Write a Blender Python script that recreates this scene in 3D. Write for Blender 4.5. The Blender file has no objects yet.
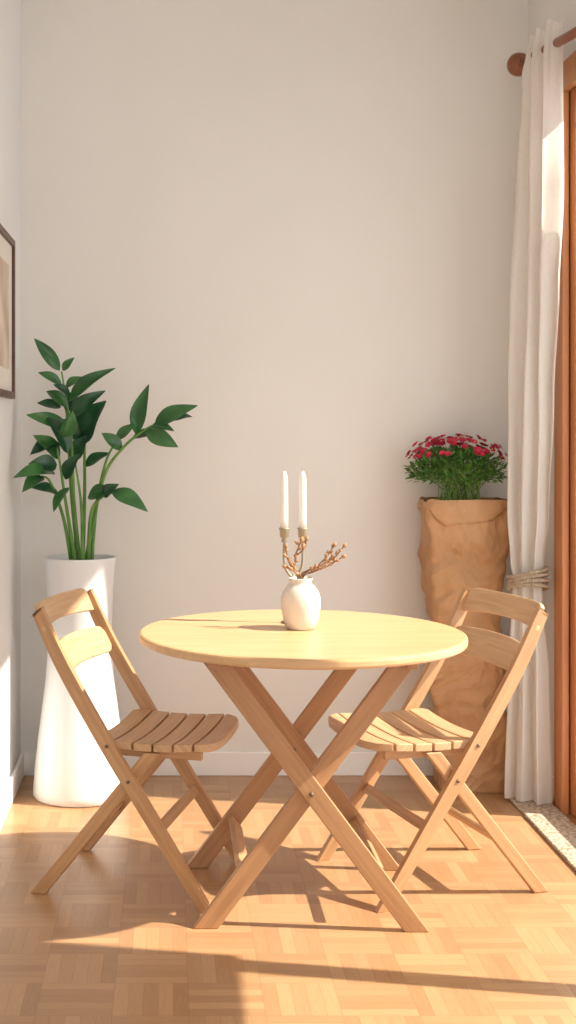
import bpy, math, random
from mathutils import Vector, Matrix, noise
random.seed(7)
S = bpy.context.scene
try:
    S.view_settings.view_transform = 'Standard'
    S.view_settings.look = 'None'
except Exception:
    pass

# ------------------------------------------------------------ materials
def srgb(r, g, b):
    def c(v):
        v /= 255.0
        return v/12.92 if v <= 0.04045 else ((v+0.055)/1.055)**2.4
    return (c(r), c(g), c(b), 1)

def newmat(name):
    m = bpy.data.materials.new(name); m.use_nodes = True
    nt = m.node_tree
    return m, nt, nt.nodes['Principled BSDF']

def N(nt, t, **kw):
    n = nt.nodes.new(t)
    for k, v in kw.items():
        setattr(n, k, v)
    return n

def mat_noise(name, c1, c2, scale=8, rough=0.6, bump=0.0, bscale=60, stretch=(1, 1, 1), coord='Object', detail=4, spec=0.5, sheen=0):
    m, nt, b = newmat(name)
    tc = N(nt, 'ShaderNodeTexCoord'); mp = N(nt, 'ShaderNodeMapping')
    mp.inputs['Scale'].default_value = stretch
    nt.links.new(tc.outputs[coord], mp.inputs['Vector'])
    nz = N(nt, 'ShaderNodeTexNoise'); nz.inputs['Scale'].default_value = scale; nz.inputs['Detail'].default_value = detail
    nt.links.new(mp.outputs[0], nz.inputs['Vector'])
    cr = N(nt, 'ShaderNodeValToRGB')
    cr.color_ramp.elements[0].position = 0.3; cr.color_ramp.elements[0].color = c1
    cr.color_ramp.elements[1].position = 0.7; cr.color_ramp.elements[1].color = c2
    nt.links.new(nz.outputs['Fac'], cr.inputs[0]); nt.links.new(cr.outputs[0], b.inputs['Base Color'])
    b.inputs['Roughness'].default_value = rough
    b.inputs['Specular IOR Level'].default_value = spec
    if bump > 0:
        n2 = N(nt, 'ShaderNodeTexNoise'); n2.inputs['Scale'].default_value = bscale; n2.inputs['Detail'].default_value = 5
        nt.links.new(mp.outputs[0], n2.inputs['Vector'])
        bp = N(nt, 'ShaderNodeBump'); bp.inputs['Strength'].default_value = bump; bp.inputs['Distance'].default_value = 0.01
        nt.links.new(n2.outputs['Fac'], bp.inputs['Height']); nt.links.new(bp.outputs[0], b.inputs['Normal'])
    return m

def mat_wood(name, c1, c2, coord='UV', rough=0.45, stretch=(2.0, 28.0, 28.0)):
    m, nt, b = newmat(name)
    tc = N(nt, 'ShaderNodeTexCoord'); mp = N(nt, 'ShaderNodeMapping')
    mp.inputs['Scale'].default_value = stretch
    nt.links.new(tc.outputs[coord], mp.inputs['Vector'])
    nz = N(nt, 'ShaderNodeTexNoise'); nz.inputs['Scale'].default_value = 2.5; nz.inputs['Detail'].default_value = 6
    nz.inputs['Distortion'].default_value = 0.6
    nt.links.new(mp.outputs[0], nz.inputs['Vector'])
    cr = N(nt, 'ShaderNodeValToRGB')
    cr.color_ramp.elements[0].position = 0.25; cr.color_ramp.elements[0].color = c1
    cr.color_ramp.elements[1].position = 0.75; cr.color_ramp.elements[1].color = c2
    nt.links.new(nz.outputs['Fac'], cr.inputs[0]); nt.links.new(cr.outputs[0], b.inputs['Base Color'])
    b.inputs['Roughness'].default_value = rough
    bp = N(nt, 'ShaderNodeBump'); bp.inputs['Strength'].default_value = 0.12; bp.inputs['Distance'].default_value = 0.002
    nt.links.new(nz.outputs['Fac'], bp.inputs['Height']); nt.links.new(bp.outputs[0], b.inputs['Normal'])
    return m

M_wall = mat_noise('wall_plaster', srgb(225, 222, 217), srgb(231, 228, 223), 1.2, 0.9, 0.06, 90)
M_wallL = mat_noise('wall_plaster_side', srgb(228, 228, 228), srgb(233, 233, 233), 1.2, 0.9, 0.06, 90)
M_ceil = mat_noise('ceiling_paint', srgb(240, 239, 236), srgb(243, 242, 239), 1.2, 0.9)
M_base = mat_noise('baseboard_paint', srgb(240, 238, 235), srgb(245, 243, 240), 3, 0.5)
M_wood = mat_wood('beech_wood', srgb(158, 116, 80), srgb(188, 144, 102))
M_chair = mat_wood('beech_chair', srgb(170, 128, 90), srgb(200, 158, 114))
M_woodseat = mat_wood('beech_wood_seat', srgb(184, 146, 108), srgb(212, 176, 136))
M_top = mat_wood('beech_top', srgb(200, 158, 112), srgb(216, 178, 134), coord='Object', rough=0.35, stretch=(1.6, 16, 16))
M_door = mat_wood('door_wood', srgb(178, 114, 70), srgb(206, 142, 94), coord='Object', rough=0.4, stretch=(20, 20, 1.5))
M_rod = mat_wood('rod_wood', srgb(112, 62, 36), srgb(146, 88, 54), coord='Object', rough=0.35, stretch=(20, 2, 20))
M_frame = mat_wood('frame_wood', srgb(70, 40, 26), srgb(98, 58, 38), coord='Object', rough=0.4, stretch=(20, 2, 20))
M_white = mat_noise('planter_white', srgb(228, 229, 230), srgb(234, 235, 236), 2, 0.35)
M_ceramic = mat_noise('ceramic', srgb(218, 208, 196), srgb(228, 220, 210), 6, 0.5, 0.08, 60)
M_soil = mat_noise('soil', srgb(50, 36, 26), srgb(84, 62, 44), 40, 0.95, 0.8, 90)
M_leaf = mat_noise('leaf_green', srgb(32, 82, 44), srgb(68, 124, 58), 9, 0.28, 0.05, 60)
M_leaf2 = mat_noise('leaf_dark', srgb(22, 60, 40), srgb(42, 92, 54), 9, 0.28, 0.05, 60)
M_stem = mat_noise('stem_green', srgb(70, 124, 46), srgb(112, 156, 70), 14, 0.45)
M_fol = mat_noise('foliage_green', srgb(46, 94, 32), srgb(94, 138, 48), 22, 0.5)
M_fstem = mat_noise('flower_stem_green', srgb(86, 124, 50), srgb(126, 152, 70), 20, 0.5)
M_red = mat_noise('petal_red', srgb(156, 14, 42), srgb(208, 40, 74), 40, 0.5)
M_fcen = mat_noise('flower_center', srgb(240, 190, 90), srgb(250, 215, 130), 40, 0.6)
M_candle = mat_noise('candle_wax', srgb(240, 236, 226), srgb(246, 243, 236), 6, 0.5)
M_wick = mat_noise('wick', srgb(150, 138, 120), srgb(176, 162, 142), 60, 0.9)
M_brass, nt, b = newmat('brass_aged')
nz = N(nt, 'ShaderNodeTexNoise'); nz.inputs['Scale'].default_value = 60
cr = N(nt, 'ShaderNodeValToRGB'); cr.color_ramp.elements[0].color = srgb(136, 130, 110); cr.color_ramp.elements[1].color = srgb(176, 168, 146)
nt.links.new(nz.outputs['Fac'], cr.inputs[0]); nt.links.new(cr.outputs[0], b.inputs['Base Color'])
b.inputs['Metallic'].default_value = 0.4; b.inputs['Roughness'].default_value = 0.45
M_twig = mat_noise('twig_bark', srgb(112, 78, 54), srgb(146, 106, 76), 60, 0.8)
M_bud = mat_noise('twig_bud', srgb(150, 112, 80), srgb(182, 142, 104), 60, 0.75)
M_rope = mat_noise('rope_jute', srgb(156, 138, 116), srgb(188, 170, 146), 90, 0.9, 0.5, 150)
M_screw = mat_noise('bolt_metal', srgb(100, 80, 62), srgb(124, 100, 78), 60, 0.4)

# kraft paper with crumple creases
M_bag, nt, b = newmat('kraft_paper')
tc = N(nt, 'ShaderNodeTexCoord')
nz = N(nt, 'ShaderNodeTexNoise'); nz.inputs['Scale'].default_value = 5; nz.inputs['Detail'].default_value = 8; nt.links.new(tc.outputs['Object'], nz.inputs['Vector'])
cr = N(nt, 'ShaderNodeValToRGB'); cr.color_ramp.elements[0].position = .3; cr.color_ramp.elements[0].color = srgb(172, 128, 88); cr.color_ramp.elements[1].position = .7; cr.color_ramp.elements[1].color = srgb(196, 152, 110)
nt.links.new(nz.outputs['Fac'], cr.inputs[0]); nt.links.new(cr.outputs[0], b.inputs['Base Color']); b.inputs['Roughness'].default_value = 0.75
nd = N(nt, 'ShaderNodeTexNoise'); nd.inputs['Scale'].default_value = 3; nt.links.new(tc.outputs['Object'], nd.inputs['Vector'])
ad = N(nt, 'ShaderNodeMix'); ad.data_type = 'VECTOR'; ad.inputs[0].default_value = 0.25
nt.links.new(tc.outputs['Object'], ad.inputs[4]); nt.links.new(nd.outputs['Color'], ad.inputs[5])
v1 = N(nt, 'ShaderNodeTexVoronoi'); v1.feature = 'F1'; v1.inputs['Scale'].default_value = 12; nt.links.new(ad.outputs[1], v1.inputs['Vector'])
v2 = N(nt, 'ShaderNodeTexVoronoi'); v2.feature = 'F1'; v2.inputs['Scale'].default_value = 30; nt.links.new(ad.outputs[1], v2.inputs['Vector'])
am = N(nt, 'ShaderNodeMath', operation='MULTIPLY_ADD'); nt.links.new(v2.outputs['Distance'], am.inputs[0]); am.inputs[1].default_value = 0.35; nt.links.new(v1.outputs['Distance'], am.inputs[2])
bp = N(nt, 'ShaderNodeBump'); bp.inputs['Strength'].default_value = 0.7; bp.inputs['Distance'].default_value = 0.035
nt.links.new(am.outputs[0], bp.inputs['Height']); nt.links.new(bp.outputs[0], b.inputs['Normal'])

# curtain linen
M_curt, nt, b = newmat('linen_curtain')
b.inputs['Roughness'].default_value = 0.9
tc = N(nt, 'ShaderNodeTexCoord')
mp = N(nt, 'ShaderNodeMapping'); mp.inputs['Scale'].default_value = (1, 1, 0.3); nt.links.new(tc.outputs['Object'], mp.inputs['Vector'])
nz = N(nt, 'ShaderNodeTexNoise'); nz.inputs['Scale'].default_value = 180; nt.links.new(mp.outputs[0], nz.inputs['Vector'])
cr = N(nt, 'ShaderNodeValToRGB'); cr.color_ramp.elements[0].color = srgb(238, 235, 229); cr.color_ramp.elements[1].color = srgb(248, 246, 241)
nt.links.new(nz.outputs['Fac'], cr.inputs[0]); nt.links.new(cr.outputs[0], b.inputs['Base Color'])
tr = N(nt, 'ShaderNodeBsdfTranslucent'); nt.links.new(cr.outputs[0], tr.inputs['Color'])
mx = N(nt, 'ShaderNodeMixShader'); mx.inputs[0].default_value = 0.5
nt.links.new(b.outputs[0], mx.inputs[1]); nt.links.new(tr.outputs[0], mx.inputs[2])
nt.links.new(mx.outputs[0], nt.nodes['Material Output'].inputs['Surface'])

# window glass
M_glass, nt, b = newmat('window_glass')
t1 = N(nt, 'ShaderNodeBsdfTransparent'); g1 = N(nt, 'ShaderNodeBsdfGlossy'); g1.inputs['Roughness'].default_value = 0.02
mx = N(nt, 'ShaderNodeMixShader'); mx.inputs[0].default_value = 0.07
nt.links.new(t1.outputs[0], mx.inputs[1]); nt.links.new(g1.outputs[0], mx.inputs[2])
nt.links.new(mx.outputs[0], nt.nodes['Material Output'].inputs['Surface'])

# parquet floor (basket-weave blocks)
M_floor, nt, b = newmat('parquet_floor')
L = nt.links.new
def MATH(op, a, bb=None, c=None):
    n = N(nt, 'ShaderNodeMath', operation=op)
    for i, v in enumerate((a, bb, c)):
        if v is None: continue
        if isinstance(v, (int, float)): n.inputs[i].default_value = v
        else: L(v, n.inputs[i])
    return n.outputs[0]
tc = N(nt, 'ShaderNodeTexCoord'); sx = N(nt, 'ShaderNodeSeparateXYZ'); L(tc.outputs['Object'], sx.inputs[0])
s = 0.17
u = MATH('DIVIDE', sx.outputs[0], s); v = MATH('DIVIDE', sx.outputs[1], s)
cu = MATH('FLOOR', u); cv = MATH('FLOOR', v)
par = MATH('FLOORED_MODULO', MATH('ADD', cu, cv), 2.0)
fu = MATH('SUBTRACT', u, cu); fv = MATH('SUBTRACT', v, cv)
st = MATH('ADD', MATH('MULTIPLY', fu, par), MATH('MULTIPLY', fv, MATH('SUBTRACT', 1.0, par)))
al = MATH('ADD', MATH('MULTIPLY', fv, par), MATH('MULTIPLY', fu, MATH('SUBTRACT', 1.0, par)))
s5 = MATH('MULTIPLY', st, 5.0); sid = MATH('FLOOR', s5); fs = MATH('SUBTRACT', s5, sid)
cm = N(nt, 'ShaderNodeCombineXYZ'); L(cu, cm.inputs[0]); L(cv, cm.inputs[1]); L(sid, cm.inputs[2])
wn = N(nt, 'ShaderNodeTexWhiteNoise'); wn.noise_dimensions = '3D'; L(cm.outputs[0], wn.inputs['Vector'])
gv = N(nt, 'ShaderNodeCombineXYZ'); L(MATH('MULTIPLY', al, 1.2), gv.inputs[0]); L(MATH('MULTIPLY', s5, 4.0), gv.inputs[1]); L(MATH('MULTIPLY', wn.outputs['Value'], 40), gv.inputs[2])
gn = N(nt, 'ShaderNodeTexNoise'); gn.inputs['Scale'].default_value = 2.5; gn.inputs['Detail'].default_value = 6; L(gv.outputs[0], gn.inputs['Vector'])
fac = MATH('ADD', MATH('MULTIPLY', wn.outputs['Value'], 0.45), MATH('MULTIPLY', gn.outputs['Fac'], 0.6))
cr = N(nt, 'ShaderNodeValToRGB')
cr.color_ramp.elements[0].position = 0.15; cr.color_ramp.elements[0].color = srgb(156, 116, 80)
cr.color_ramp.elements[1].position = 0.85; cr.color_ramp.elements[1].color = srgb(188, 148, 108)
L(fac, cr.inputs[0])
e1 = MATH('MINIMUM', fs, MATH('SUBTRACT', 1.0, fs))
line = MATH('LESS_THAN', e1, 0.03)
e2 = MATH('MINIMUM', al, MATH('SUBTRACT', 1.0, al))
line2 = MATH('LESS_THAN', e2, 0.008)
ln = MATH('MAXIMUM', line, line2)
mc = N(nt, 'ShaderNodeMix'); mc.data_type = 'RGBA'; mc.blend_type = 'MULTIPLY'
L(MATH('MULTIPLY', ln, 0.22), mc.inputs[0]); L(cr.outputs[0], mc.inputs[6]); mc.inputs[7].default_value = srgb(140, 100, 70)
L(mc.outputs[2], b.inputs['Base Color'])
b.inputs['Roughness'].default_value = 0.34
bp = N(nt, 'ShaderNodeBump'); bp.inputs['Strength'].default_value = 0.1; bp.inputs['Distance'].default_value = 0.002; bp.invert = True
L(ln, bp.inputs['Height']); L(bp.outputs[0], b.inputs['Normal'])

# rug
M_rug, nt, b = newmat('woven_rug')
tc = N(nt, 'ShaderNodeTexCoord')
vr = N(nt, 'ShaderNodeTexVoronoi'); vr.inputs['Scale'].default_value = 75; nt.links.new(tc.outputs['Object'], vr.inputs['Vector'])
cr = N(nt, 'ShaderNodeValToRGB'); cr.color_ramp.elements[0].color = srgb(216, 200, 180); cr.color_ramp.elements[1].color = srgb(152, 130, 108)
cr.color_ramp.elements[1].position = 0.8
nt.links.new(vr.outputs['Distance'], cr.inputs[0]); nt.links.new(cr.outputs[0], b.inputs['Base Color']); b.inputs['Roughness'].default_value = 0.95
bp = N(nt, 'ShaderNodeBump'); bp.invert = True; bp.inputs['Strength'].default_value = 0.8; bp.inputs['Distance'].default_value = 0.005
nt.links.new(vr.outputs['Distance'], bp.inputs['Height']); nt.links.new(bp.outputs[0], b.inputs['Normal'])

# ------------------------------------------------------------ mesh helpers
def mkobj(name, verts, faces, mats, parent=None, smooth=False, loc=(0, 0, 0), uvs=None, midx=None, bevel=0):
    me = bpy.data.meshes.new(name)
    me.from_pydata([tuple(v) for v in verts], [], faces)
    for m in (mats if isinstance(mats, (list, tuple)) else [mats]): me.materials.append(m)
    if uvs:
        ul = me.uv_layers.new(name='UVMap')
        for lp in me.loops: ul.data[lp.index].uv = uvs[lp.vertex_index]
    if midx:
        for p, i in zip(me.polygons, midx): p.material_index = i
    for p in me.polygons: p.use_smooth = smooth
    me.update()
    ob = bpy.data.objects.new(name, me); S.collection.objects.link(ob)
    ob.location = loc
    if parent: ob.parent = parent
    if bevel:
        bv = ob.modifiers.new('bevel', 'BEVEL'); bv.width = bevel; bv.segments = 3; bv.limit_method = 'ANGLE'; bv.angle_limit = math.radians(40)
        for p in me.polygons: p.use_smooth = True
        try:
            wn = ob.modifiers.new('wn', 'WEIGHTED_NORMAL'); wn.keep_sharp = False
        except Exception: pass
    return ob

def empty(name, loc=(0, 0, 0), rz=0):
    e = bpy.data.objects.new(name, None); S.collection.objects.link(e)
    e.location = loc; e.rotation_euler = (0, 0, rz); e.empty_display_size = 0.1
    return e

def box(name, a, b_, mat, parent=None, bevel=0):
    x0, y0, z0 = a; x1, y1, z1 = b_
    c = Vector(((x0+x1)/2, (y0+y1)/2, (z0+z1)/2))
    vs = [Vector((x, y, z))-c for x in (x0, x1) for y in (y0, y1) for z in (z0, z1)]
    fs = [(0, 1, 3, 2), (4, 6, 7, 5), (0, 4, 5, 1), (2, 3, 7, 6), (0, 2, 6, 4), (1, 5, 7, 3)]
    return mkobj(name, vs, fs, mat, parent, loc=c, bevel=bevel)

def sweep(name, pts, w, t, axis, mat, parent=None, bevel=0.004, hcut=(False, False), ws=None):
    pts = [Vector(p) for p in pts]; A = Vector(axis).normalized()
    vs, fs, uvs = [], [], []; acc = 0; off = random.random()*5
    n = len(pts)
    for i, p in enumerate(pts):
        T = (pts[min(i+1, n-1)]-pts[max(i-1, 0)]).normalized()
        Nn = T.cross(A).normalized()
        ww = w if ws is None else ws[i]
        if (i == 0 and hcut[0]) or (i == n-1 and hcut[1]):
            H = Vector((0, 0, 1)).cross(A).normalized()
            if H.dot(Nn) < 0: H = -H
            Nn = H/ max(0.2, H.dot(Nn))
        if i: acc += (p-pts[i-1]).length
        for k, (a, c) in enumerate(((-1, -1), (1, -1), (1, 1), (-1, 1))):
            vs.append(p+Nn*(a*ww/2)+A*(c*t/2)); uvs.append((acc+off, off+a*ww/2+c*t/2*1.3))
    for i in range(n-1):
        for k in range(4):
            a = i*4+k; b2 = i*4+(k+1) % 4
            fs.append((a, b2, b2+4, a+4))
    fs.append((3, 2, 1, 0)); e = (n-1)*4; fs.append((e, e+1, e+2, e+3))
    return mkobj(name, vs, fs, mat, parent, uvs=uvs, bevel=bevel)

def lathe(name, prof, mat, parent=None, loc=(0, 0, 0), segs=48, cap0=True, cap1=True, smooth=True):
    vs, fs = [], []
    for r, z in prof:
        for k in range(segs):
            a = 2*math.pi*k/segs; vs.append((r*math.cos(a), r*math.sin(a), z))
    for i in range(len(prof)-1):
        for k in range(segs):
            k2 = (k+1) % segs
            fs.append((i*segs+k, i*segs+k2, (i+1)*segs+k2, (i+1)*segs+k))
    if cap0: fs.append(tuple(reversed(range(segs))))
    if cap1: e = (len(prof)-1)*segs; fs.append(tuple(range(e, e+segs)))
    return mkobj(name, vs, fs, mat, parent, smooth=smooth, loc=loc)

def catmull(P, n=8):
    P = [Vector(p) for p in P]; Q = [P[0]*2-P[1]]+P+[P[-1]*2-P[-2]]; out = []
    for i in range(1, len(Q)-2):
        p0, p1, p2, p3 = Q[i-1:i+3]
        for k in range(n):
            t = k/n
            out.append(0.5*((2*p1)+(p2-p0)*t+(2*p0-5*p1+4*p2-p3)*t*t+(3*p1-p0-3*p2+p3)*t**3))
    out.append(P[-1]); return out

class Acc:
    def __init__(s): s.v = []; s.f = []; s.m = []
    def add(s, vs, fs, m=0):
        o = len(s.v); s.v += [Vector(v) for v in vs]
        for f in fs: s.f.append(tuple(i+o for i in f)); s.m.append(m)
    def tube(s, pts, r0, r1, segs=6, m=0, closed=False):
        n = len(pts); vs, fs = [], []
        for i, p in enumerate(pts):
            if closed: T = (pts[(i+1) % n]-pts[i-1]).normalized()
            else: T = (pts[min(i+1, n-1)]-pts[max(i-1, 0)]).normalized()
            U = T.cross(Vector((0.13, 0.97, 0.21)))
            if U.length < 0.1: U = T.cross(Vector((1, 0, 0)))
            U.normalize(); V = T.cross(U)
            r = r0+(r1-r0)*i/(n-1)
            for k in range(segs):
                a = 2*math.pi*k/segs; vs.append(p+(U*math.cos(a)+V*math.sin(a))*r)
        for i in range(n if closed else n-1):
            for k in range(segs):
                k2 = (k+1) % segs; j = (i+1) % n
                fs.append((i*segs+k, i*segs+k2, j*segs+k2, j*segs+k))
        if not closed:
            fs.append(tuple(reversed(range(segs)))); fs.append(tuple(range((n-1)*segs, n*segs)))
        s.add(vs, fs, m)
    def leaf(s, base, tip, width, normal, arch=0.1, fold=0.18, n=10, m=0, shape=0.85):
        base = Vector(base); tip = Vector(tip); d = tip-base; Ln = d.length; d.normalize()
        Nn = Vector(normal); Nn = (Nn-d*Nn.dot(d)).normalized(); side = d.cross(Nn)
        vs, fs = [], []
        for i in range(n+1):
            t = i/n
            c = base+d*Ln*t+Nn*(arch*Ln*math.sin(math.pi*t))
            w = width*0.5*(math.sin(math.pi*t**shape)**0.85 if 0 < t < 1 else 0.02)*(1-0.25*t)
            for q in (-1, -0.5, 0, 0.5, 1):
                wav = 0.03*width*math.sin(t*9+q*2)
                vs.append(c+side*w*q+Nn*(fold*w*2*(abs(q)**1.3)+wav*abs(q)))
        for i in range(n):
            for k in range(4):
                a = i*5+k; fs.append((a, a+1, a+6, a+5))
        s.add(vs, fs, m)
    def blob(s, c, r, d, ln, m=0, segs=6, rings=5):
        c = Vector(c); d = Vector(d).normalized(); U = d.cross(Vector((0.3, 0.9, 0.1))).normalized(); V = d.cross(U)
        vs, fs = [], []
        for i in range(rings+1):
            t = i/rings; rr = r*math.sin(math.pi*min(0.98, max(0.04, t))**0.8)
            for k in range(segs):
                a = 2*math.pi*k/segs; vs.append(c+d*(t*ln)+(U*math.cos(a)+V*math.sin(a))*rr)
        for i in range(rings):
            for k in range(segs):
                k2 = (k+1) % segs; fs.append((i*segs+k, i*segs+k2, (i+1)*segs+k2, (i+1)*segs+k))
        s.add(vs, fs, m)
    def make(s, name, mats, parent=None, smooth=True, loc=(0, 0, 0)):
        return mkobj(name, s.v, s.f, mats, parent, smooth=smooth, midx=s.m, loc=loc)

# ------------------------------------------------------------ room shell (metres; camera looks along +Y)
XL, XR, YB, YF, ZC = -0.559, 1.3425, 4.875, -0.6, 3.0
box('floor', (XL-0.1, YF, -0.05), (XR+0.08, YB+0.1, 0), M_floor)
box('ceiling', (XL-0.1, YF, ZC), (XR+0.08, YB+0.1, ZC+0.05), M_ceil)
box('wall_back', (XL-0.1, YB, 0), (XR+0.08, YB+0.1, ZC), M_wall)
box('wall_left', (XL-0.1, YF, 0), (XL, YB, ZC), M_wallL)
OY0, OY1, OZ = 2.0, 4.40, 2.44
WT = 0.06
vs = []; fs = []
def addbox(vs, fs, a, b_):
    o = len(vs)
    vs += [(x, y, z) for x in (a[0], b_[0]) for y in (a[1], b_[1]) for z in (a[2], b_[2])]
    fs += [tuple(i+o for i in f) for f in [(0, 1, 3, 2), (4, 6, 7, 5), (0, 4, 5, 1), (2, 3, 7, 6), (0, 2, 6, 4), (1, 5, 7, 3)]]
addbox(vs, fs, (XR, OY1, 0), (XR+WT, YB, ZC))
addbox(vs, fs, (XR, YF, 0), (XR+WT, OY0, ZC))
addbox(vs, fs, (XR, OY0, OZ), (XR+WT, OY1, ZC))
mkobj('wall_right', vs, fs, M_wall)

def baseboard(name, a, b_):
    box(name, a, b_, M_base, bevel=0.004)
baseboard('baseboard_back', (XL, YB-0.014, 0), (XR, YB, 0.088))
baseboard('baseboard_left', (XL, YF, 0), (XL+0.014, YB-0.014, 0.088))
baseboard('baseboard_right', (XR-0.014, 4.47, 0), (XR, YB-0.014, 0.088))

# door casing + glazed door
trim = empty('trim_1')
box('casing_side', (XR-0.024, 4.37, 0), (XR, 4.465, 2.53), M_door, trim, 0.004)
box('casing_head', (XR-0.024, 1.95, 2.43), (XR, 4.37, 2.53), M_door, trim, 0.004)
door = empty('door_1')
xa, xb = XR+0.005, XR+0.045
def stile(y0, y1): box('stile', (xa, y0, 0), (xb, y1, OZ), M_door, door, 0.003)
stile(4.32, 4.40); stile(2.88, 2.95); stile(2.0, 2.08)
box('rail_bottom', (xa, 2.08, 0), (xb, 4.32, 0.12), M_door, door, 0.003)
box('rail_top', (xa, 2.08, 2.40), (xb, 4.32, OZ), M_door, door, 0.003)
box('glass', (XR+0.022, 2.08, 0.12), (XR+0.028, 4.32, 2.40), M_glass, door)
box('door_handle', (XR-0.03, 2.90, 0.98), (XR+0.006, 2.93, 1.12), M_brass, door, 0.004)
sun_blocker = empty('unseen_sun_blocker')  # invented off-camera blind, added to block sun and shape the foreground floor patch
box('sun_blocker_front', (XR-0.012, 2.04, 1.17), (XR-0.009, 2.98, 2.36), M_curt, sun_blocker)
box('sun_blocker_liner', (XR-0.0085, 2.04, 1.17), (XR-0.006, 2.98, 2.36), mat_noise('sun_blocker_liner_mat', srgb(200, 190, 176), srgb(210, 200, 186), 5), sun_blocker)  # opaque layer of the added sun blocker
box('sun_blocker_bar', (XR-0.02, 2.04, 1.15), (XR-0.002, 2.98, 1.17), M_base, sun_blocker, 0.003)

# rug
box('rug', (1.185, 2.9, 0), (1.316, 4.55, 0.012), M_rug, bevel=0.004)

# picture on left wall
pic = empty('framed_picture')
fx0, fx1 = XL, XL+0.018
ya, yb, za, zb, fw = 4.04, 4.55, 1.402, 1.955, 0.024
box('frame_far', (fx0, yb-fw, za), (fx1, yb, zb), M_frame, pic, 0.003)
box('frame_near', (fx0, ya, za), (fx1, ya+fw, zb), M_frame, pic, 0.003)
box('frame_bottom', (fx0, ya+fw, za), (fx1, yb-fw, za+fw), M_frame, pic, 0.003)
box('frame_head', (fx0, ya+fw, zb-fw), (fx1, yb-fw, zb), M_frame, pic, 0.003)
box('mat_board', (fx0, ya+fw, za+fw), (fx0+0.008, yb-fw, zb-fw), mat_noise('mat_board', srgb(222, 216, 208), srgb(230, 224, 216), 3), pic)
box('print', (fx0+0.008, ya+0.1, za+0.1), (fx0+0.010, yb-0.12, zb-0.1), mat_noise('print_ink', srgb(180, 154, 132), srgb(224, 208, 190), 5, detail=1), pic)

# ------------------------------------------------------------ table
TX, TY = 0.364, 3.6
tab = empty('round_folding_table', (TX, TY, 0))
r = 0.45
prof = [(0.0001, 0.71), (r-0.006, 0.71), (r-0.002, 0.7125), (r, 0.717), (r, 0.728), (r-0.002, 0.7325), (r-0.007, 0.735), (0.0001, 0.735)]
top = lathe('table_top', prof, M_top, tab, segs=128, cap0=False, cap1=False, smooth=False)
FYo, BYo = -0.235, 0.235
def xframe(yo, hf, ht, tag):
    th = 0.022
    sweep('leg_'+tag+'_1', [(hf, yo-th/2, 0), (-ht, yo-th/2, 0.71)], 0.052, th-0.001, (0, 1, 0), M_wood, tab, 0.003, (True, True))
    sweep('leg_'+tag+'_2', [(-hf, yo+th/2, 0), (ht, yo+th/2, 0.71)], 0.052, th-0.001, (0, 1, 0), M_wood, tab, 0.003, (True, True))
    lathe('bolt_'+tag, [(0.0001, -0.004), (0.006, -0.004), (0.006, 0.003), (0.0001, 0.004)], M_screw, tab, (0, yo-th-0.001, 0.355), 20).rotation_euler = (math.pi/2, 0, 0)
xframe(FYo, 0.272, 0.258, 'front')
xframe(BYo, 0.285, 0.25, 'back')
def fx(z, hf, ht): return hf-(hf+ht)*z/0.71
for sgn in (-1, 1):
    z = 0.14
    xx = sgn*fx(z, 0.278, 0.255)
    sweep('stretcher', [(xx, FYo+0.022, z), (xx, BYo-0.022, z)], 0.045, 0.018, (-sgn*0.78, 0, 0.62), M_chair, tab, 0.003)
    sweep('cleat', [(sgn*0.252, -0.3, 0.697), (sgn*0.252, 0.3, 0.697)], 0.03, 0.025, (0, 0, 1), M_wood, tab, 0.003)

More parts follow.
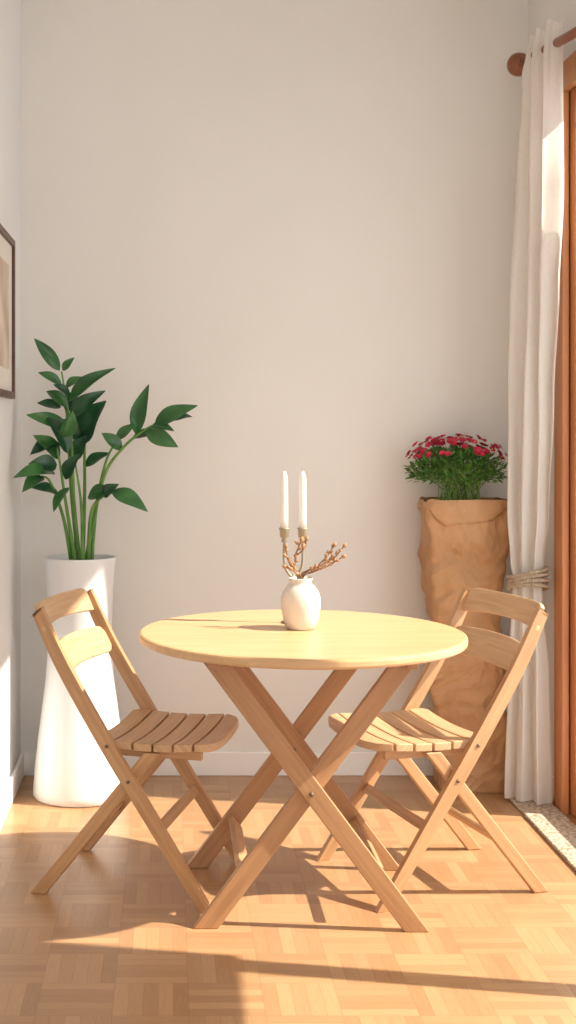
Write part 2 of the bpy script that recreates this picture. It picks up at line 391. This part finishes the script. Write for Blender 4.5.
# ------------------------------------------------------------ chairs
def chair(loc, ang):
    c = empty('folding_chair', loc, ang)
    yo, yi = 0.215, 0.192
    post = catmull([(0.24, 0, 0), (0.10, 0, 0.215), (-0.04, 0, 0.43), (-0.165, 0, 0.635), (-0.235, 0, 0.775), (-0.243, 0, 0.79)], 6)
    for i, sg in enumerate((-1, 1)):
        ws = [0.032+0.008*math.sin(math.pi*min(1, k/(len(post)-1)*1.15)) for k in range(len(post))]
        sweep('back_post_%d' % (i+1), [p+Vector((0, sg*yo, 0)) for p in post], 0.036, 0.021, (0, 1, 0), M_chair, c, 0.004, (True, False), ws)
        sweep('rear_leg_%d' % (i+1), [(-0.25, sg*yi, 0), (0.0825, sg*yi, 0.413)], 0.036, 0.021, (0, 1, 0), M_chair, c, 0.004, (True, True))
        sweep('seat_rail_%d' % (i+1), [(-0.06, sg*0.168, 0.408), (0.215, sg*0.168, 0.408)], 0.026, 0.02, (0, 1, 0), M_chair, c, 0.003)
        for (bx, bz) in ((0.021, 0.337), (-0.04, 0.43)):
            o = lathe('bolt', [(0.0001, -0.003), (0.005, -0.003), (0.005, 0.002), (0.0001, 0.003)], M_screw, c, (bx, sg*(yo+0.011), bz), 16); o.rotation_euler = (math.pi/2, 0, 0)
    # rungs
    def legx(z): return -0.25+0.3325*z/0.413
    def postx(z): return 0.24-0.651*z
    sweep('rung_rear', [(legx(0.15), -yi+0.01, 0.15), (legx(0.15), yi-0.01, 0.15)], 0.034, 0.014, (0.78, 0, -0.62), M_chair, c, 0.003)
    sweep('rung_front', [(postx(0.21), -yo+0.01, 0.21), (postx(0.21), yo-0.01, 0.21)], 0.014, 0.03, (0.55, 0, -0.83), M_chair, c, 0.003)
    # seat slats
    X0, X1, ns = -0.085, 0.25, 6; gap = 0.006; W = 0.202
    sw = (X1-X0-gap*(ns-1))/ns
    for k in range(ns):
        a = X0+k*(sw+gap); b_ = a+sw
        vs, fs, uvs = [], [], []
        ny = 16; nx = 4; of = random.random()*4
        def half(x):
            hw = W
            rr = 0.07
            if x > X1-rr: q = (x-(X1-rr))/rr; hw = W-rr*(1-math.sqrt(max(0, 1-q*q)))*0.9
            if x < X0+0.04: q = ((X0+0.04)-x)/0.04; hw = W-0.04*(1-math.sqrt(max(0, 1-q*q)))*0.8
            return hw
        for lay in (0, 1):
            for i in range(nx+1):
                x = a+(b_-a)*i/nx
                for j in range(ny+1):
                    q = -1+2*j/ny; y = q*half(x)
                    t = (x-X0)/(X1-X0)
                    z = 0.446-0.010*(1-q*q)-0.008*math.sin(math.pi*min(1, t*1.1))+(0.0 if t < 0.85 else -0.006*(t-0.85)/0.15)
                    if lay == 0: z -= 0.022
                    vs.append((x, y, z)); uvs.append((y+of, x+of+lay*0.02))
        n1 = (nx+1)*(ny+1); id_ = lambda l, i, j: l*n1+i*(ny+1)+j
        for i in range(nx):
            for j in range(ny):
                fs.append((id_(1, i, j), id_(1, i+1, j), id_(1, i+1, j+1), id_(1, i, j+1)))
                fs.append((id_(0, i, j), id_(0, i, j+1), id_(0, i+1, j+1), id_(0, i+1, j)))
        for i in range(nx):
            fs.append((id_(0, i, 0), id_(0, i+1, 0), id_(1, i+1, 0), id_(1, i, 0)))
            fs.append((id_(0, i+1, ny), id_(0, i, ny), id_(1, i, ny), id_(1, i+1, ny)))
        for j in range(ny):
            fs.append((id_(0, 0, j+1), id_(0, 0, j), id_(1, 0, j), id_(1, 0, j+1)))
            fs.append((id_(0, nx, j), id_(0, nx, j+1), id_(1, nx, j+1), id_(1, nx, j)))
        mkobj('seat_slat_%d' % (k+1), vs, fs, M_woodseat, c, uvs=uvs, bevel=0.003)
    # backrest slats
    def bslat(name, ctr, dirv, hh, half, bulge, topround):
        D = Vector(dirv).normalized(); n = 32; vs, fs, uvs = [], [], []
        Nn = Vector((D.z, 0, -D.x))
        of = random.random()*4
        for j in range(n+1):
            q = -1+2*j/n
            hb = -hh/2; ht = hh/2
            if topround:
                e = max(0, (abs(q)-0.78)/0.22); ht = hh/2-0.8*hh*(1-math.sqrt(max(0, 1-e*e)))
                hb = -hh/2+0.010*(1-q*q)
            else:
                e = max(0, (abs(q)-0.86)/0.14); k = 0.25*hh*(1-math.sqrt(max(0, 1-e*e))); ht -= k; hb += k
                ht += 0.006*(1-q*q)
            base = Vector(ctr)+Vector((-bulge*(1-q*q), q*half, 0))
            for (h, s_) in ((hb, -1), (ht, -1), (ht, 1), (hb, 1)):
                vs.append(base+D*h+Nn*s_*0.0075); uvs.append((q*half+of, h+s_*0.01+of))
        for j in range(n):
            for k in range(4):
                a = j*4+k; b2 = j*4+(k+1) % 4; fs.append((a, a+4, b2+4, b2))
        fs.append((0, 1, 2, 3)); e = n*4; fs.append((e+3, e+2, e+1, e))
        mkobj(name, vs, fs, M_woodseat, c, uvs=uvs, bevel=0.003)
    bslat('back_slat_head', (-0.234, 0, 0.770), (-0.40, 0, 0.92), 0.078, 0.226, 0.028, True)
    bslat('back_slat_lower', (-0.178, 0, 0.652), (-0.46, 0, 0.89), 0.085, 0.205, 0.028, False)
    return c
chair((-0.076, 3.752, 0), math.radians(-15))
chair((0.746, 3.762, 0), math.radians(195))

# ------------------------------------------------------------ vase with twigs
VX, VY, VZ = 0.367, 3.65, 0.735
vase = empty('ceramic_vase', (VX, VY, VZ))
prof = [(0.0001, 0.0005), (0.036, 0), (0.042, 0.004), (0.050, 0.03), (0.0555, 0.062), (0.0555, 0.085), (0.050, 0.105), (0.039, 0.120), (0.031, 0.127), (0.030, 0.134), (0.034, 0.141), (0.032, 0.143), (0.027, 0.135), (0.026, 0.125), (0.03, 0.10), (0.03, 0.03), (0.0001, 0.02)]
lathe('vase_body', prof, M_ceramic, vase, segs=64, cap0=False, cap1=False)
ac = Acc()
k = 0.0026
def twig(P, r0=0.0036, r1=0.0018, buds=7):
    pts = catmull([(p[0]*k, p[1]*k, 0.143+p[2]*k) for p in P], 6)
    ac.tube(pts, r0, r1, 6, 0)
    for i in range(buds):
        j = int(len(pts)*(0.45+0.52*i/buds)); j = min(j, len(pts)-2)
        T = (pts[j+1]-pts[j]).normalized(); R = Vector((random.uniform(-1, 1), random.uniform(-1, 1), random.uniform(-0.3, 1))).normalized()
        ac.blob(pts[j], random.uniform(0.004, 0.0056), T*0.8+R*0.8, random.uniform(0.012, 0.02), 1)
    ac.blob(pts[-1]-(pts[-1]-pts[-2])*0.5, 0.006, pts[-1]-pts[-2], 0.018, 1)
twig([(0, 0, -34), (0, 0, 0), (8, -2, 8), (22, -3, 14), (34, -4, 20), (46, -4, 34)], buds=9)
twig([(3, 0, -30), (2, 0, 0), (14, 4, 6), (28, 6, 11), (46, 4, 22)], buds=8)
twig([(-3, 0, -30), (-2, 0, 0), (-6, 0, 12), (-5, -2, 26), (0, -3, 40)], buds=7)
twig([(-2, 2, -30), (-3, 0, 0), (-9, -2, 10), (-14, -4, 20), (-16, -4, 32)], buds=6)
twig([(0, -2, -30), (0, -3, 0), (-8, -8, 8), (-16, -10, 12)], buds=4)
twig([(16, -2, 12), (26, 2, 20), (36, 3, 34)], 0.0022, 0.0014, buds=5)
twig([(-5, -2, 24), (4, -1, 32), (6, -1, 40)], 0.0022, 0.0014, buds=4)
ac.make('dried_twigs', [M_twig, M_bud], vase)

# ------------------------------------------------------------ candelabra
cand = empty('double_candlestick', (0.357, 3.76, 0.735))
lathe('base', [(0.0001, 0), (0.036, 0), (0.036, 0.004), (0.026, 0.008), (0.008, 0.014), (0.0001, 0.016)], M_brass, cand, segs=40, cap0=False, cap1=False)
ac = Acc()
ac.tube([Vector((0, 0, 0.01)), Vector((0, 0, 0.14))], 0.0045, 0.0045, 10)
for sx_ in (-0.0265, 0.0265):
    ac.tube(catmull([(0, 0, 0.13), (sx_*0.6, 0, 0.145), (sx_, 0, 0.175), (sx_, 0, 0.245)], 6), 0.004, 0.004, 10)
ac.make('arms', [M_brass], cand)
for i, sx_ in enumerate((-0.0265, 0.0265)):
    lathe('cup_%d' % (i+1), [(0.0001, 0.232), (0.007, 0.233), (0.009, 0.238), (0.006, 0.244), (0.0125, 0.249), (0.0135, 0.268), (0.0155, 0.272), (0.0155, 0.275), (0.0001, 0.275)], M_brass, cand, (sx_, 0, 0), 28, False, False)
    lathe('candle_%d' % (i+1), [(0.0001, 0.275), (0.0115, 0.275), (0.0112, 0.30), (0.0102, 0.415), (0.008, 0.428), (0.004, 0.438), (0.0001, 0.439)], M_candle, cand, (sx_, 0, 0), 28, False, False)
    lathe('wick_%d' % (i+1), [(0.0001, 0.436), (0.001, 0.436), (0.0009, 0.448), (0.0001, 0.449)], M_wick, cand, (sx_, 0, 0), 8, False, False)

# ------------------------------------------------------------ white planter + plant
PX, PY = -0.319, 4.61
pl = empty('potted_plant', (PX, PY, 0))
pr = [(0.0001, 0), (0.160, 0), (0.166, 0.006), (0.166, 0.03), (0.160, 0.1), (0.149, 0.2), (0.136, 0.3), (0.123, 0.4), (0.115, 0.5), (0.113, 0.6), (0.116, 0.7), (0.123, 0.79), (0.128, 0.838), (0.128, 0.843), (0.124, 0.845), (0.120, 0.841), (0.113, 0.81), (0.0001, 0.81)]
lathe('planter', pr, M_white, pl, segs=80, cap0=False, cap1=False)
lathe('soil', [(0.114, 0.812), (0.08, 0.82), (0.0001, 0.825)], M_soil, pl, segs=40, cap0=False, cap1=False)
ac = Acc(); q = 0.00355; z0 = 0.843
def P(u_, v_, d): return Vector((u_*q, d, z0+v_*q))
stems = [
 [(0, -8, 0), (-6, 55, 0), (-9, 125, -0.01), (-18, 185, -0.02)],
 [(5, -8, 0.01), (14, 40, 0), (26, 85, -0.02), (46, 112, -0.04), (70, 130, -0.05), (90, 136, -0.05)],
 [(-4, -8, -0.01), (-12, 45, -0.03), (-18, 88, -0.05), (-22, 110, -0.05)],
 [(8, -8, -0.01), (12, 45, -0.04), (24, 62, -0.06), (34, 67, -0.06)],
 [(2, -8, 0.02), (4, 60, 0.03), (4, 112, 0.03), (6, 140, 0.03)],
 [(-8, -8, 0), (-16, 40, -0.03), (-28, 75, -0.06), (-36, 82, -0.07)],
 [(3, -8, -0.02), (2, 50, -0.03), (-4, 95, -0.04)],
 [(11, -8, 0.01), (16, 50, 0.02), (26, 96, 0.01), (38, 118, 0.01)],
 [(-2, -8, 0.02), (-10, 70, 0.04), (-14, 140, 0.05), (-20, 155, 0.05)]]
for st_ in stems:
    ac.tube(catmull([P(*p) for p in st_], 8), 0.0078, 0.003, 8, 0)
leaves = [ # base u,v,d  tip u,v,d  width  mat
 (-20,186,-.02, -45,218,-.04, 12,1),(-17,186,-.02, -5,199,-.03, 7,1),(-18,172,-.02, -41,184,-.05, 10,1),
 (-11,155,-.01, 36,188,-.05, 13,1),(-10,160,-.02, -26,172,-.05, 9,2),(-13,150,-.02, -34,166,.0, 11,1),
 (-10,140,-.01, 26,166,-.04, 14,2),(-12,130,.0, -53,142,-.04, 13,1),(3,114,.03, 26,156,-.02, 28,2),
 (-18,112,-.03, -48,102,-.08, 18,2),(-20,98,-.04, -46,122,-.05, 17,1),(-12,104,-.02, -32,140,-.04, 18,2),
 (-24,84,-.05, -60,81,-.22, 15,1),(-22,92,-.05, -48,94,-.12, 15,2),(-34,80,-.07, -54,66,-.12, 13,1),
 (-14,78,-.05, 2,104,-.08, 13,2),(-20,62,-.05, -46,70,-.1, 14,2),(-10,70,-.05, -24,46,-.1, 11,1),
 (8,60,-.03, 38,66,-.08, 15,1),(32,67,-.06, 68,47,-.09, 15,1),(24,62,-.06, 40,74,-.1, 11,2),
 (42,108,-.03, 22,124,-.06, 12,1),(56,122,-.04, 69,172,-.06, 15,1),(74,132,-.05, 117,151,-.08, 15,1),
 (66,127,-.05, 98,110,-.08, 15,1),(70,130,-.05, 94,126,-.1, 11,1),(52,118,-.04, 84,124,-.0, 10,2),
 (88,136,-.05, 112,140,-.02, 9,2),(58,124,-.04, 52,142,-.06, 9,1),
 (4,118,.03, -18,138,.0, 15,2),(4,90,.03, 30,104,.02, 12,2),(-8,96,.02, 8,122,.0, 16,2),
 (-16,120,-.04, -6,146,-.06, 15,1),(-14,146,.03, -2,168,.02, 13,2),(-20,150,.04, -44,154,.02, 10,2),
 (36,116,.0, 56,134,.03, 10,1),(-14,168,-.01, 4,180,.02, 9,1)]
for (a,b1,c1,d1,e1_,f1,w,mi) in leaves:
    nn = Vector((random.uniform(-.45,.45), -0.8+random.uniform(-.2,.3), 0.55+random.uniform(-.3,.35)))
    B = P(a,b1,c1); T = P(d1,e1_,f1)
    ac.leaf(B, T, w*q*1.3, nn, arch=random.uniform(0.06,0.14), fold=random.uniform(0.12,0.28), m=mi)
ac.make('foliage', [M_stem, M_leaf, M_leaf2], pl)

# ------------------------------------------------------------ paper bag planter + red flowers
fp = empty('potted_red_flowers', (1.05, 4.715, 0))
def ridged(p):
    return 1-abs(noise.noise(p))*2.2
def bag_ring(t, inset=0.0, zoff=0.0):
    z = 1.04*t
    cx = 0.040*(1-t)+(0.006)*t
    hw = (0.122*(1-t)+0.145*t)-inset; hd = (0.088*(1-t)+0.096*t)-inset
    hw += 0.006*math.sin(t*7)
    out = []
    n = 144
    for kk in range(n):
        a = 2*math.pi*kk/n
        ca, sa = math.cos(a), math.sin(a); e = 0.30
        x = hw*math.copysign(abs(ca)**e, ca); y = hd*math.copysign(abs(sa)**e, sa)
        p = Vector((x*3+7, y*3, z*2.6))
        d = noise.noise(p*1.8)*0.022
        d += (ridged(p*1.9+Vector((3, 1, 5)))-0.5)*0.016
        d += (ridged(Vector((x*9+y*4, 4.4, z*5-x*6)))-0.5)*0.012
        d += (ridged(Vector((x*16-z*5, 1.4+y*5, z*10+x*5)))-0.5)*0.007
        for zc, aa, sl in ((0.30, 0.010, 0.25), (0.56, 0.012, -0.3), (0.76, 0.008, 0.35)):
            zz_ = z-zc-sl*x-0.03*math.sin(x*14+zc*9)
            d -= aa*math.exp(-(zz_/0.014)**2)
        d *= min(1, 0.25+t*2.5)
        r0 = math.hypot(x, y)
        f = 1+d/max(0.06, r0)
        zz = z
        if t > 0.6: zz = z+0.016*noise.noise(Vector((a*1.5, 2, 1)))*(t-0.6)/0.4
        out.append(Vector((min(cx+x*f, 0.158), max(-0.108, y*f), zz)))
    return out
rings = []
NR = 110
for i in range(NR+1): rings.append(bag_ring(i/NR))
for i, (t, ins) in enumerate(((1.0, 0.003), (0.995, 0.006), (0.97, 0.008), (0.93, 0.010))): rings.append(bag_ring(t, ins))
n = 144; vs = [v for r_ in rings for v in r_]; fs = []
for i in range(len(rings)-1):
    for kk in range(n):
        k2 = (kk+1) % n; fs.append((i*n+kk, i*n+k2, (i+1)*n+k2, (i+1)*n+kk))
fs.append(tuple(reversed(range(n)))); e = (len(rings)-1)*n
for v in vs: v.z = max(v.z, 0.0)
mkobj('paper_bag', vs, fs, M_bag, fp, smooth=True)
sr = bag_ring(0.94, 0.009); mkobj('soil', sr, [tuple(range(n))], M_soil, fp)
# folded-over cuff with an uneven lower hem that dips to a point at the front
def hem(kk):
    a = 2*math.pi*kk/n
    da = (a-1.5*math.pi+0.12)
    dip = 0.055*max(0, 1-abs(da)/0.55)
    return 0.030+dip+0.006*math.sin(3*a)
fine = [bag_ring(0.88+0.12*i/24) for i in range(25)]
def samp(kk, t):
    s_ = (t-0.88)/0.12*24; i0 = max(0, min(23, int(s_))); w = s_-i0
    return fine[i0][kk].lerp(fine[i0+1][kk], w)
cv_, cf_ = [], []
for lv in range(7):
    for kk in range(n):
        p = samp(kk, 1.0-lv/6*hem(kk)/1.04); o = Vector((p.x, p.y, 0)).normalized()
        q_ = p+o*(0.002+0.004*min(1, lv/2))
        cv_.append(Vector((min(q_.x, 0.162), max(q_.y, -0.114), q_.z+(0.004 if lv == 0 else 0))))
for kk in range(n):   # hem underside
    p = cv_[6*n+kk]; o = Vector((p.x, p.y, 0)).normalized(); cv_.append(p-o*0.006+Vector((0, 0, 0.001)))
for i in range(7):
    for kk in range(n):
        k2 = (kk+1) % n; cf_.append((i*n+kk, (i+1)*n+kk, (i+1)*n+k2, i*n+k2))
mkobj('bag_cuff', cv_, cf_, M_bag, fp, smooth=True)
ac = Acc()
ac.tube([v+Vector((0, 0, 0.001)) for v in bag_ring(1.0, 0.001)], 0.004, 0.004, 8, 0, closed=True)
ac.make('bag_rim', [M_bag], fp)

ac = Acc(); fl = Acc()
C = Vector((-0.010, 0.0, 1.10))
def dome(rad=1.0):
    while True:
        v = Vector((random.uniform(-1, 1), random.uniform(-1, 1), random.uniform(-0.35, 1)))
        if v.length <= 1: break
    return v
for i in range(60):
    b0 = Vector((random.uniform(-0.075, 0.075), random.uniform(-0.055, 0.055), 0.98))
    a = random.uniform(0, 2*math.pi); rr = random.uniform(0.2, 1)
    tp = Vector((C.x+math.cos(a)*0.15*rr, math.sin(a)*0.115*rr, 1.13+0.08*(1-rr)+random.uniform(-0.02, 0.02)))
    mid = (b0+tp)/2+Vector(((b0.x-tp.x)*0.22, 0, 0.02))
    ac.tube(catmull([b0, mid, tp], 5), 0.0028, 0.0016, 5, 1)
for i in range(1700):
    v = dome()
    p = Vector((C.x+v.x*0.172, v.y*0.125, 1.137+v.z*0.088))
    if v.length < 0.5 and random.random() < 0.6: continue
    d = (Vector((v.x, v.y, v.z*0.8+0.35))+Vector((random.uniform(-.8, .8), random.uniform(-.8, .8), random.uniform(-.6, .6)))).normalized()
    Ln = random.uniform(0.018, 0.032)
    nn = Vector((random.uniform(-.6, .6), random.uniform(-1, .2), 0.8))
    ac.leaf(p, p+d*Ln, Ln*0.36, nn, n=4, m=0)
ac.make('foliage', [M_fol, M_fstem], fp)
cnt = 0
while cnt < 110:
    a = random.uniform(0, 2*math.pi); rr = math.sqrt(random.random())
    hx = math.cos(a)*rr; hy = math.sin(a)*rr
    top_z = 1.168+0.095*math.sqrt(max(0, 1-rr*rr))**0.9+random.uniform(-0.010, 0.014)
    c0 = Vector((C.x+hx*0.182, hy*0.135, top_z))
    out = Vector((hx*0.9, hy*0.9-0.15, 0.7)).normalized()
    R = random.uniform(0.012, 0.018)
    U = out.cross(Vector((0.2, 0.9, 0.3))).normalized(); V = out.cross(U); np_ = 6
    ph = random.uniform(0, 6)
    for lay, sc in ((0, 1.0), (1, 0.68)):
        for kk in range(np_):
            an = ph+lay*0.5+2*math.pi*kk/np_
            dd = (U*math.cos(an)+V*math.sin(an)+out*(0.25+0.5*lay)).normalized()
            fl.leaf(c0, c0+dd*R*sc, R*0.85*sc, out, arch=0.1, fold=0.1, n=4, m=0, shape=1.2)
    if random.random() < 0.2: fl.blob(c0, 0.003, out, 0.006, 1)
    cnt += 1
fl.make('blossoms', [M_red, M_fcen], fp)

# ------------------------------------------------------------ curtain rod & curtain
rod = empty('curtain_rod')
A0 = Vector((1.226, 4.51, 2.570)); A1 = Vector((1.318, 3.80, 2.530))
ac = Acc(); ac.tube([A0, A1], 0.0155, 0.0155, 20)
ac.make('pole', [M_rod], rod)
d = (A0-A1).normalized()
fin = lathe('finial', [(0.0001, -0.01), (0.018, -0.008), (0.020, 0.0), (0.015, 0.006), (0.024, 0.012), (0.037, 0.026), (0.042, 0.044), (0.038, 0.062), (0.026, 0.076), (0.012, 0.083), (0.0001, 0.084)], M_rod, rod, A0-d*0.005, 32, False, False)
fin.rotation_euler = d.to_track_quat('Z', 'Y').to_euler()
ac = Acc()
for tt in (0.03, 0.97):
    p = A0.lerp(A1, tt); ac.tube([Vector((XR, p.y, p.z-0.005)), Vector((p.x, p.y, p.z-0.012))], 0.009, 0.009, 12)
ac.make('bracket', [M_rod], rod)

levels = [ # z, left(x,y), right(x,y), amp
 (2.625, (1.232, 4.45), (1.264, 4.18), 0.010),
 (2.575, (1.228, 4.460), (1.264, 4.18), 0.020),
 (2.50, (1.217, 4.480), (1.270, 4.195), 0.024),
 (2.10, (1.196, 4.50), (1.296, 4.27), 0.028),
 (1.75, (1.186, 4.515), (1.300, 4.33), 0.030),
 (1.40, (1.180, 4.525), (1.298, 4.38), 0.030),
 (1.00, (1.178, 4.530), (1.290, 4.42), 0.026),
 (0.84, (1.186, 4.525), (1.280, 4.445), 0.022),
 (0.775, (1.194, 4.52), (1.274, 4.455), 0.018),
 (0.71, (1.190, 4.52), (1.278, 4.455), 0.020),
 (0.45, (1.178, 4.525), (1.294, 4.44), 0.028),
 (0.016, (1.166, 4.53), (1.302, 4.43), 0.032)]
def lev(z):
    for i in range(len(levels)-1):
        a, b_ = levels[i], levels[i+1]
        if a[0] >= z >= b_[0]:
            t = (a[0]-z)/(a[0]-b_[0]); t = t*t*(3-2*t)
            return (Vector(a[1]).lerp(Vector(b_[1]), t), Vector(a[2]).lerp(Vector(b_[2]), t), a[3]+(b_[3]-a[3])*t)
    a = levels[-1]; return Vector(a[1]), Vector(a[2]), a[3]
NU, NV = 220, 150; vs = []; fs = []
for j in range(NV+1):
    z = 2.625+(0.016-2.625)*j/NV
    l_, r_, am = lev(z)
    dr = (r_-l_).normalized(); nr = Vector((-dr.y, dr.x))
    if nr.x > 0: nr = -nr
    for i in range(NU+1):
        u_ = i/NU
        w1 = u_+0.045*math.sin(z*1.7+u_*5)+0.02*math.sin(z*4.1+u_*9)
        ph = 2*math.pi*3.0*w1
        f = math.sin(ph)+0.20*math.sin(ph*2.3+z*1.2)*(0.5+0.5*math.sin(z*2.2+1))+0.45*noise.noise(Vector((u_*3, z*1.6, 0)))
        if z > 2.35: f += 0.5*math.sin(2*math.pi*9*u_)*(z-2.35)/0.27
        taper = min(1, min(u_, 1-u_)*12+0.3)
        p = l_.lerp(r_, u_)+nr*(f*am*0.62*taper)
        p += nr*(0.012*math.sin(math.pi*u_))
        x = min(p.x, 1.314)
        zz = z
        if j == 0: zz += 0.012*math.sin(ph)
        vs.append((x, p.y, zz))
for j in range(NV):
    for i in range(NU):
        a = j*(NU+1)+i; fs.append((a, a+1, a+NU+2, a+NU+1))
cur = empty('curtain')
mkobj('curtain_panel', vs, fs, M_curt, cur, smooth=True)
# rope tieback
ac = Acc()
cx, cy = 1.236, 4.487
for kk, (dz, ph) in enumerate(((0.018, 0), (0.004, 1), (-0.010, 2), (-0.022, 3))):
    for sh in (0, math.pi):
        pts = []
        nn_ = 140
        for i in range(nn_):
            a = 2*math.pi*i/nn_
            tw = a*22+sh
            ra = 0.066+0.0035*math.cos(tw); rb = 0.062+0.0035*math.cos(tw)
            ex, ey = ra*math.cos(a), rb*math.sin(a)
            pts.append(Vector((cx+ex, cy+ey, 0.778+dz*1.3+0.0035*math.sin(tw)+0.022*math.cos(a+0.4+0.4*kk)*0.8)))
        ac.tube(pts, 0.0046, 0.0046, 6, 0, closed=True)
ac.make('tieback_rope', [M_rope], cur)

# ------------------------------------------------------------ lights
W = bpy.data.worlds.new('World'); S.world = W; W.use_nodes = True
bg = W.node_tree.nodes['Background']
bg.inputs['Color'].default_value = (1.0, 0.985, 0.955, 1); bg.inputs['Strength'].default_value = 2.25
sun = bpy.data.lights.new('sun', 'SUN'); sun.energy = 11.0; sun.color = (1.0, 0.91, 0.77); sun.angle = math.radians(0.8)
so = bpy.data.objects.new('sun', sun); S.collection.objects.link(so)
el, az = math.radians(44), math.radians(10.5)
dv = Vector((-math.cos(el)*math.cos(az), math.cos(el)*math.sin(az), -math.sin(el)))
so.rotation_euler = dv.to_track_quat('-Z', 'Y').to_euler(); so.location = (4, 3, 4)

# ------------------------------------------------------------ camera
cam = bpy.data.cameras.new('camera'); co = bpy.data.objects.new('camera', cam); S.collection.objects.link(co)
cam.sensor_fit = 'VERTICAL'; cam.sensor_height = 36; cam.sensor_width = 36*576/1024
cam.lens = 1300*36/1024
cam.shift_x = 118/1024; cam.shift_y = -81/1024
co.location = (0, 0, 1.29); co.rotation_euler = (math.radians(90), 0, 0)
cam.clip_start = 0.05
S.camera = co
